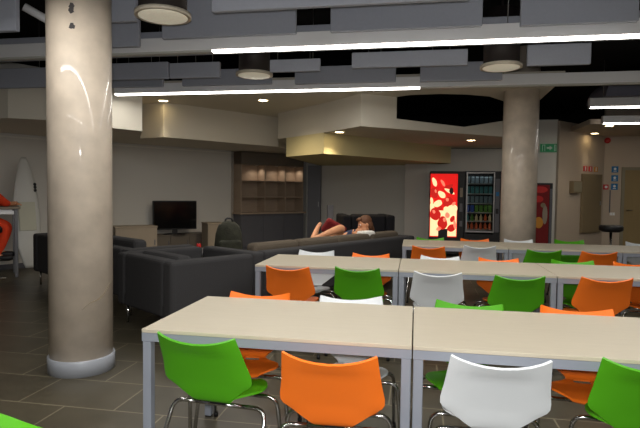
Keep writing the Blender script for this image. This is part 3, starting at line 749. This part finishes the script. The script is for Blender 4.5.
SH0, SH1 = Vector((-3.98, 11.74)), Vector((-2.80, 13.10))
sa = math.atan2(SH1.y - SH0.y, SH1.x - SH0.x); SL = (SH1 - SH0).length
t = thing('bookshelf', 'large empty wooden cubby bookshelf in the far lounge corner', 'bookshelf', (SH0.x, SH0.y, 0), sa)
b = MB(); b.box(0, SL, .34, .36, .86, 2.28); b.build('back_panel', MT['wood'], t)
for x in (0, SL * .36, SL * .69, SL - .025):
    b = MB(); b.box(x, x + .025, .0, .34, .87, 2.28); b.build('divider', MT['wood'], t)
for z in (1.22, 1.60):
    b = MB(); b.box(.0, SL, .02, .34, z, z + .022); b.build('shelf', MT['wood'], t)
b = MB(); b.box(-.05, SL + .05, -.06, .36, .83, .868); b.build('ledge', MT['wood'], t)
b = MB(); b.box(0, SL, -.004, .34, 1.99, 2.285); b.build('header_panel', MT['unit'], t)
for x in (SL * .30, SL * .62, SL * .93):
    b = MB(); b.cyl((x - .03, .15, 1.978), .03, .012, 14); l = b.build('puck_light', MT['strip_off'], t)
    spot(l, (x - .03, .15, 1.972), 2.6, 140, (1, .86, .70))
low_cabinet('base_cabinet', 'dark base cabinet under the wooden bookshelf', ((SH0.x + SH1.x) / 2, (SH0.y + SH1.y) / 2 , 0), sa, SL, .36, .828, MT['darkgrey'], 3)
t = thing('tall_cabinet', 'tall dark grey cabinet at the right end of the bookshelf', 'cabinet', (-2.69, 13.09, 0), math.atan2(.03, .31))
b = MB(); b.box(0, .33, 0, .22, 0, 2.03); b.build('carcass', MT['darkgrey'], t)
b = MB(); b.box(.004, .326, -.016, 0, .05, 2.02); dd = b.build('door', MT['darkgrey'], t)
b = MB(); b.box(.27, .285, -.026, -.016, 1.0, 1.12); b.build('handle', MT['frame_silver'], dd)
t = thing('tall_speaker', 'slim dark upright speaker post behind the maroon cushion', 'speaker', (-1.67, 10.37, 0), .3)
b = MB(); b.box(-.06, .06, -.06, .06, .02, 1.12, r=.008); b.build('cabinet', MT['darkgrey'], t)
b = MB(); b.box(-.12, .12, -.12, .12, 0, .02); b.build('base', MT['black'], t)

# backpack on the armchair
t = thing('backpack', 'dark olive backpack standing behind the corner armchair', 'backpack', (-2.44, 6.70, .0), .5)
b = MB(); b.lathe([(0, .46), (.13, .46), (.175, .52), (.18, .66), (.165, .82), (.13, .92), (.07, .975), (0, .985)], 24, mtx=Matrix.Diagonal((1.05, .68, 1, 1))); b.build('body', MT['bag'], t)
b = MB(); b.box(-.15, .15, -.17, -.09, .48, .74, r=.04, seg=3); b.build('front_pocket', MT['bag'], t)
b = MB(); b.tube([(-.05, 0, .96), (-.04, 0, 1.02), (.04, 0, 1.02), (.05, 0, .96)], .012, 8, fillet=.03); b.build('top_handle', MT['black'], t)
for sx in (-1, 1):
    b = MB(); b.tube([(sx * .1, .10, .93), (sx * .13, .15, .85), (sx * .13, .14, .65), (sx * .12, .10, .52)], .016, 8, fillet=.05); b.build('strap', MT['black'], t)
t = thing('coffee_table', 'low dark coffee table in the middle of the lounge', 'coffee table', (-3.2, 7.75, 0), D1)
b = MB(); b.box(-.5, .5, -.3, .3, .43, .46, r=.004, seg=1); b.build('tabletop', MT['darkgrey'], t)
for x in (-.45, .45):
    for y in (-.25, .25):
        b = MB(); b.box(x - .02, x + .02, y - .02, y + .02, 0, .43); b.build('leg', MT['black'], t)
t = thing('drink_can', 'tiny red drink can on the lounge coffee table', 'can', (-3.23, 7.56, .46))
b = MB(); b.lathe([(0, 0), (.028, 0), (.033, .008), (.033, .108), (.027, .118), (0, .118)], 20); b.build('body', MT['red'], t)
b = MB(); b.lathe([(0, .118), (.026, .118), (.026, .121), (0, .121)], 20); b.build('lid', MT['chrome'], t)

# surfboard leaning on the left lounge wall
t = thing('surfboard', 'white surfboard leaning on the wall left of the near column', 'surfboard', (-6.30, 7.78, 0.0), math.atan2(.845, .535))
def surf_outline(n=30):
    pts = []
    H = 1.86
    for k in range(n + 1):
        s = k / n
        w = .23 * (max(0, math.sin(PI * min(1, (s * .93 + .045)))) ** .62) * (1 - .18 * s)
        pts.append((w, s * H))
    return pts
bm = bmesh.new(); rows = []
for w, z in surf_outline():
    row = []
    for k in range(16):
        a = 2 * PI * k / 16
        row.append(bm.verts.new((w * math.cos(a), .032 * math.sin(a) * min(1, w / .12) + .05 * (z / 1.86) ** 3 * -1, z)))
    rows.append(row)
for a, c in zip(rows, rows[1:]):
    for k in range(16): bm.faces.new((a[k], a[(k + 1) % 16], c[(k + 1) % 16], c[k])).smooth = True
bm.faces.new(list(reversed(rows[0]))); bm.faces.new(rows[-1])
bmesh.ops.recalc_face_normals(bm, faces=bm.faces)
me = bpy.data.meshes.new('board'); bm.to_mesh(me); bm.free(); me.materials.append(MT['surf'])
bo = bpy.data.objects.new('board', me); COL.objects.link(bo); bo.parent = t; bo.rotation_euler = (math.radians(-9), 0, 0); bo.location = (0, 0, .06)
b = MB(); b.box(-.13, .13, -.047, -.034, .62, 1.1, r=.004, seg=1); b.build('traction_pad', MT['surfpatch'], bo)
b = MB()
for k in range(3): b.ball((.15, -.035, 1.30 + .05 * k), .028, .015, .03, sub=2)
b.build('leash_plug', MT['black'], bo)

# ------------------------------------------------------------------ bar table and people
t = thing('bar_table', 'high bar table with steel legs at the left picture edge', 'table', (-6.25, 7.40, 0), .75)
b = MB(); b.box(-.55, .06, -.30, .30, 1.06, 1.095, r=.005, seg=1); b.build('tabletop', MT['woodgrey'], t)
for x in (-.5, .0):
    for y in (-.25, .25):
        b = MB(); b.box(x - .025, x + .025, y - .025, y + .025, 0, 1.06, r=.004, seg=1); b.build('leg', MT['steel'], t)
b = MB(); b.box(-.475, -.025, -.26, -.24, .98, 1.03); b.box(-.475, -.025, .24, .26, .98, 1.03); b.build('frame_rail', MT['frame_silver'], t)

def skin_mesh(name, joints, edges, m, parent=None, sub=2, extra=None):
    """joints: {key: (x, y, z, r)}; one continuous tapered body"""
    keys = list(joints); me = bpy.data.meshes.new(name)
    me.from_pydata([joints[k][:3] for k in keys], [(keys.index(a), keys.index(b)) for a, b in edges], [])
    o = bpy.data.objects.new(name, me); COL.objects.link(o)
    md = o.modifiers.new('skin', 'SKIN'); md.use_smooth_shade = True
    for i, k in enumerate(keys):
        v = me.skin_vertices[0].data[i]; r = joints[k][3]
        v.radius = r if isinstance(r, tuple) else (r, r); v.use_root = (i == 0)
    s = o.modifiers.new('sub', 'SUBSURF'); s.levels = sub; s.render_levels = sub
    dg = bpy.context.evaluated_depsgraph_get(); ev = o.evaluated_get(dg)
    nm = bpy.data.meshes.new_from_object(ev)
    bpy.data.objects.remove(o); bpy.data.meshes.remove(me)
    bm = bmesh.new(); bm.from_mesh(nm); bpy.data.meshes.remove(nm)
    mb = MB(); mb.mi(m); mb._take(bm, None, m, True)
    if extra: extra(mb)
    ob = mb.build(name, None, parent)
    return ob
def head_shape(mb, c, face, up, r=.1, m=None):
    """skull, jaw, nose, ears, eyes: face = direction looked at"""
    face = Vector(face).normalized(); up = Vector(up); up = (up - face * up.dot(face)).normalized(); side = face.cross(up)
    R = Matrix((side, face, up)).transposed().to_4x4(); R.translation = Vector(c)
    mb.ball((0, -.008, .02), .076, .098, .098, mtx=R, m=m)
    mb.ball((0, .022, -.055), .058, .070, .068, mtx=R, m=m)
    mb.ball((0, .098, -.012), .013, .020, .026, mtx=R, m=m, sub=2)
    mb.ball((0, .082, -.058), .026, .012, .010, mtx=R, m=m, sub=2)
    for s in (-1, 1):
        mb.ball((s * .076, -.005, -.005), .010, .020, .030, mtx=R, m=m, sub=2)
        mb.ball((s * .030, .080, .018), .014, .010, .009, mtx=R, m=MT['white_print'], sub=2)
        mb.ball((s * .030, .088, .018), .006, .004, .006, mtx=R, m=MT['hairblack'], sub=2)
    return R
def hand(mb, wrist, direction, palm_n, curl, m, s=1.0, left=False):
    d_ = Vector(direction).normalized(); n_ = Vector(palm_n); n_ = (n_ - d_ * n_.dot(d_)).normalized(); sd = d_.cross(n_) * (-1 if left else 1)
    w = Vector(wrist)
    mb.tube([w, w + d_ * .04 * s, w + d_ * .085 * s], [.024 * s, .036 * s, .034 * s], 10, m=m)
    for k, ln in enumerate((.068, .078, .072, .056)):
        b0 = w + d_ * .08 * s + sd * (.027 - .018 * k) * s
        pts = [b0]; ang = 0; p = b0
        for q in range(3):
            ang += curl; dd = d_ * math.cos(ang) + n_ * math.sin(ang); p = p + dd * ln * s / 3 * (1.1 - .1 * q); pts.append(p)
        mb.tube(pts, [.0095 * s, .009 * s, .008 * s, .006 * s], 8, m=m)
    t0 = w + d_ * .025 * s + sd * .026 * s
    mb.tube([t0, t0 + (d_ * .5 + sd * .8) * .035 * s, t0 + (d_ * .9 + sd * .7 + n_ * .3) * .060 * s], [.012 * s, .010 * s, .007 * s], 8, m=m)

# person lying on the long sofa, head to the right
P = thing('person', 'person in navy top lying on the long sofa with one bare leg up', 'person', (0, 0, 0))
J = {
    'pelvis': (-1.20, 7.62, .60, .14), 'belly': (-1.07, 7.66, .64, .13), 'chest': (-.93, 7.70, .70, .145), 'neck0': (-.82, 7.71, .78, .075), 'neck': (-.775, 7.71, .83, .055), 'head': (-.745, 7.715, .88, .06),
    'hipL': (-1.22, 7.52, .62, .095), 'kneeL': (-.99, 7.27, .895, .060), 'shinL': (-1.10, 7.11, .855, .052), 'ankleL': (-1.25, 6.93, .79, .034), 'toeL': (-1.33, 6.87, .765, .028),
    'hipR': (-1.26, 7.72, .60, .09), 'kneeR': (-1.50, 7.58, .62, .058), 'ankleR': (-1.44, 7.82, .86, .034), 'toeR': (-1.40, 7.85, .92, .028),
    'shL': (-.92, 7.55, .74, .07), 'elL': (-.98, 7.42, .66, .045), 'wrL': (-.88, 7.45, .76, .03),
    'shR': (-.90, 7.86, .72, .07), 'elR': (-1.02, 7.93, .60, .045), 'wrR': (-.92, 7.80, .68, .03),
}
E = [('pelvis', 'belly'), ('belly', 'chest'), ('chest', 'neck0'), ('neck0', 'neck'), ('neck', 'head'), ('pelvis', 'hipL'), ('hipL', 'kneeL'), ('kneeL', 'shinL'), ('shinL', 'ankleL'), ('ankleL', 'toeL'),
     ('pelvis', 'hipR'), ('hipR', 'kneeR'), ('kneeR', 'ankleR'), ('ankleR', 'toeR'), ('chest', 'shL'), ('shL', 'elL'), ('elL', 'wrL'), ('chest', 'shR'), ('shR', 'elR'), ('elR', 'wrR')]
def ex1(mb):
    head_shape(mb, (-.73, 7.72, .915), (-.80, -.45, -.30), (-.1, .05, 1), m=MT['skin'])
    hand(mb, J['wrL'][:3], (.6, .2, .5), (-.3, .6, .3), .3, MT['skin'], .95)
    hand(mb, J['wrR'][:3], (.6, -.4, .4), (-.3, -.6, .3), .3, MT['skin'], .95, True)
skin_mesh('body', J, E, MT['skin'], P, extra=ex1)
def grow(keys, k): return {q: J[q][:3] + (J[q][3] + k,) for q in keys}
tj = grow(['belly', 'chest', 'neck0', 'shL', 'shR', 'pelvis'], .014); tj['eL'] = tuple((a + b) / 2 for a, b in zip(J['shL'][:3], J['elL'][:3])) + (.072,); tj['eR'] = tuple((a + b) / 2 for a, b in zip(J['shR'][:3], J['elR'][:3])) + (.072,)
skin_mesh('shirt', tj, [('belly', 'chest'), ('chest', 'neck0'), ('belly', 'pelvis'), ('chest', 'shL'), ('shL', 'eL'), ('chest', 'shR'), ('shR', 'eR')], MT['navy'], P)
sj = grow(['pelvis', 'hipL', 'hipR'], .016); sj['tL'] = (-1.12, 7.41, .73, .095); sj['tR'] = (-1.38, 7.65, .61, .09)
skin_mesh('shorts', sj, [('pelvis', 'hipL'), ('hipL', 'tL'), ('pelvis', 'hipR'), ('hipR', 'tR')], MT['denim'], P)
hb = MB(); fd = Vector((-.80, -.45, -.30)).normalized(); hc = Vector((-.73, 7.72, .915))
Rh = Matrix.Identity(4); upd = (Vector((-.1, .05, 1)) - fd * Vector((-.1, .05, 1)).dot(fd)).normalized(); Rh = Matrix((fd.cross(upd), fd, upd)).transposed().to_4x4(); Rh.translation = hc
hb.ball((0, -.025, .045), .088, .100, .088, mtx=Rh); hb.ball((0, -.06, -.02), .080, .060, .085, mtx=Rh); hb.ball((0, .055, .095), .06, .045, .03, mtx=Rh); hb.ball((.02, -.09, -.09), .05, .04, .07, mtx=Rh)
hb.build('hair', MT['hair'], P)
# white pillow under the head, maroon cushion behind the leg
b = MB(); b.box(-.13, .13, -.08, .08, 0, .085, r=.04, seg=4); tag(b.build('pillow', MT['cloth'], loc=(-.69, 7.50, .755), rz=.9), 'small white pillow just below the lying person\'s head', 'pillow')
b = MB(); b.box(-.17, .17, -.05, .05, -.12, .12, r=.045, seg=4); o = b.build('cushion', MT['maroon'], loc=(-1.20, 7.80, .83), rz=.5); o.rotation_euler = (.4, .5, .4); tag(o, 'maroon cushion behind the bare leg on the long sofa', 'cushion')

# person at the bar table, mostly outside the left edge
Q = thing('person', 'person in red-orange top leaning an arm on the bar table', 'person', (0, 0, 0))
J = {
    'pelvis': (-6.42, 6.98, .90, .15), 'belly': (-6.44, 7.00, 1.05, .135), 'chest': (-6.47, 7.06, 1.25, .155), 'neck0': (-6.48, 7.10, 1.40, .075), 'neck': (-6.47, 7.13, 1.46, .055), 'head': (-6.46, 7.15, 1.53, .06),
    'hipL': (-6.48, 7.08, .88, .095), 'kneeL': (-6.22, 7.24, .80, .066), 'ankleL': (-6.30, 7.12, .40, .042), 'toeL': (-6.18, 7.20, .36, .034),
    'hipR': (-6.36, 6.90, .88, .095), 'kneeR': (-6.12, 7.06, .79, .066), 'ankleR': (-6.22, 6.98, .36, .042), 'toeR': (-6.10, 7.06, .32, .034),
    'shL': (-6.60, 7.18, 1.34, .072), 'elL': (-6.62, 7.42, 1.14, .048), 'wrL': (-6.40, 7.50, 1.135, .032),
    'shR': (-6.34, 7.00, 1.33, .072), 'elR': (-6.24, 7.18, 1.15, .05), 'wrR': (-6.32, 7.40, 1.135, .032),
}
def ex2(mb):
    head_shape(mb, (-6.45, 7.17, 1.575), (.45, .85, -.1), (0, 0, 1), m=MT['skin'])
    hand(mb, J['wrL'][:3], (.8, .3, 0), (0, 0, -1), .2, MT['skin'])
    hand(mb, J['wrR'][:3], (-.4, .8, 0), (0, 0, -1), .2, MT['skin'], 1, True)
E2 = [('pelvis', 'belly'), ('belly', 'chest'), ('chest', 'neck0'), ('neck0', 'neck'), ('neck', 'head'), ('pelvis', 'hipL'), ('hipL', 'kneeL'), ('kneeL', 'ankleL'), ('ankleL', 'toeL'), ('pelvis', 'hipR'), ('hipR', 'kneeR'), ('kneeR', 'ankleR'), ('ankleR', 'toeR'),
      ('chest', 'shL'), ('shL', 'elL'), ('elL', 'wrL'), ('chest', 'shR'), ('shR', 'elR'), ('elR', 'wrR')]
skin_mesh('body', J, E2, MT['skin'], Q, extra=ex2)
ks = ['belly', 'chest', 'neck0', 'pelvis', 'shL', 'elL', 'shR', 'elR']; tj = grow(ks, .016)
tj['wL'] = (-6.49, 7.465, 1.137, .046); tj['wR'] = (-6.29, 7.31, 1.142, .046)
skin_mesh('shirt', tj, [('belly', 'chest'), ('chest', 'neck0'), ('belly', 'pelvis'), ('chest', 'shL'), ('shL', 'elL'), ('elL', 'wL'), ('chest', 'shR'), ('shR', 'elR'), ('elR', 'wR')], MT['redorange'], Q)
sj = grow(['pelvis', 'hipL', 'hipR', 'kneeL', 'kneeR'], .014); sj['aL'] = J['ankleL'][:3] + (.056,); sj['aR'] = J['ankleR'][:3] + (.056,)
skin_mesh('trousers', sj, [('pelvis', 'hipL'), ('hipL', 'kneeL'), ('kneeL', 'aL'), ('pelvis', 'hipR'), ('hipR', 'kneeR'), ('kneeR', 'aR')], MT['redorange'], Q)
for s in ('L', 'R'):
    b = MB(); a = Vector(J['ankle' + s][:3]); c = Vector(J['toe' + s][:3]); b.tube([a + Vector((-.05, -.03, -.04)), a + Vector((0, 0, -.035)), c + Vector((.02, .015, 0)), c + Vector((.06, .04, 0))], [.035, .052, .046, .03], 12); b.build('shoe', MT['black'], Q)
hb = MB(); Rh = Matrix.Translation((-6.455, 7.155, 1.60)); hb.ball((0, -.01, .02), .092, .098, .095, mtx=Rh); hb.ball((-.02, -.05, -.04), .08, .06, .09, mtx=Rh); hb.build('hair', MT['hairblack'], Q)
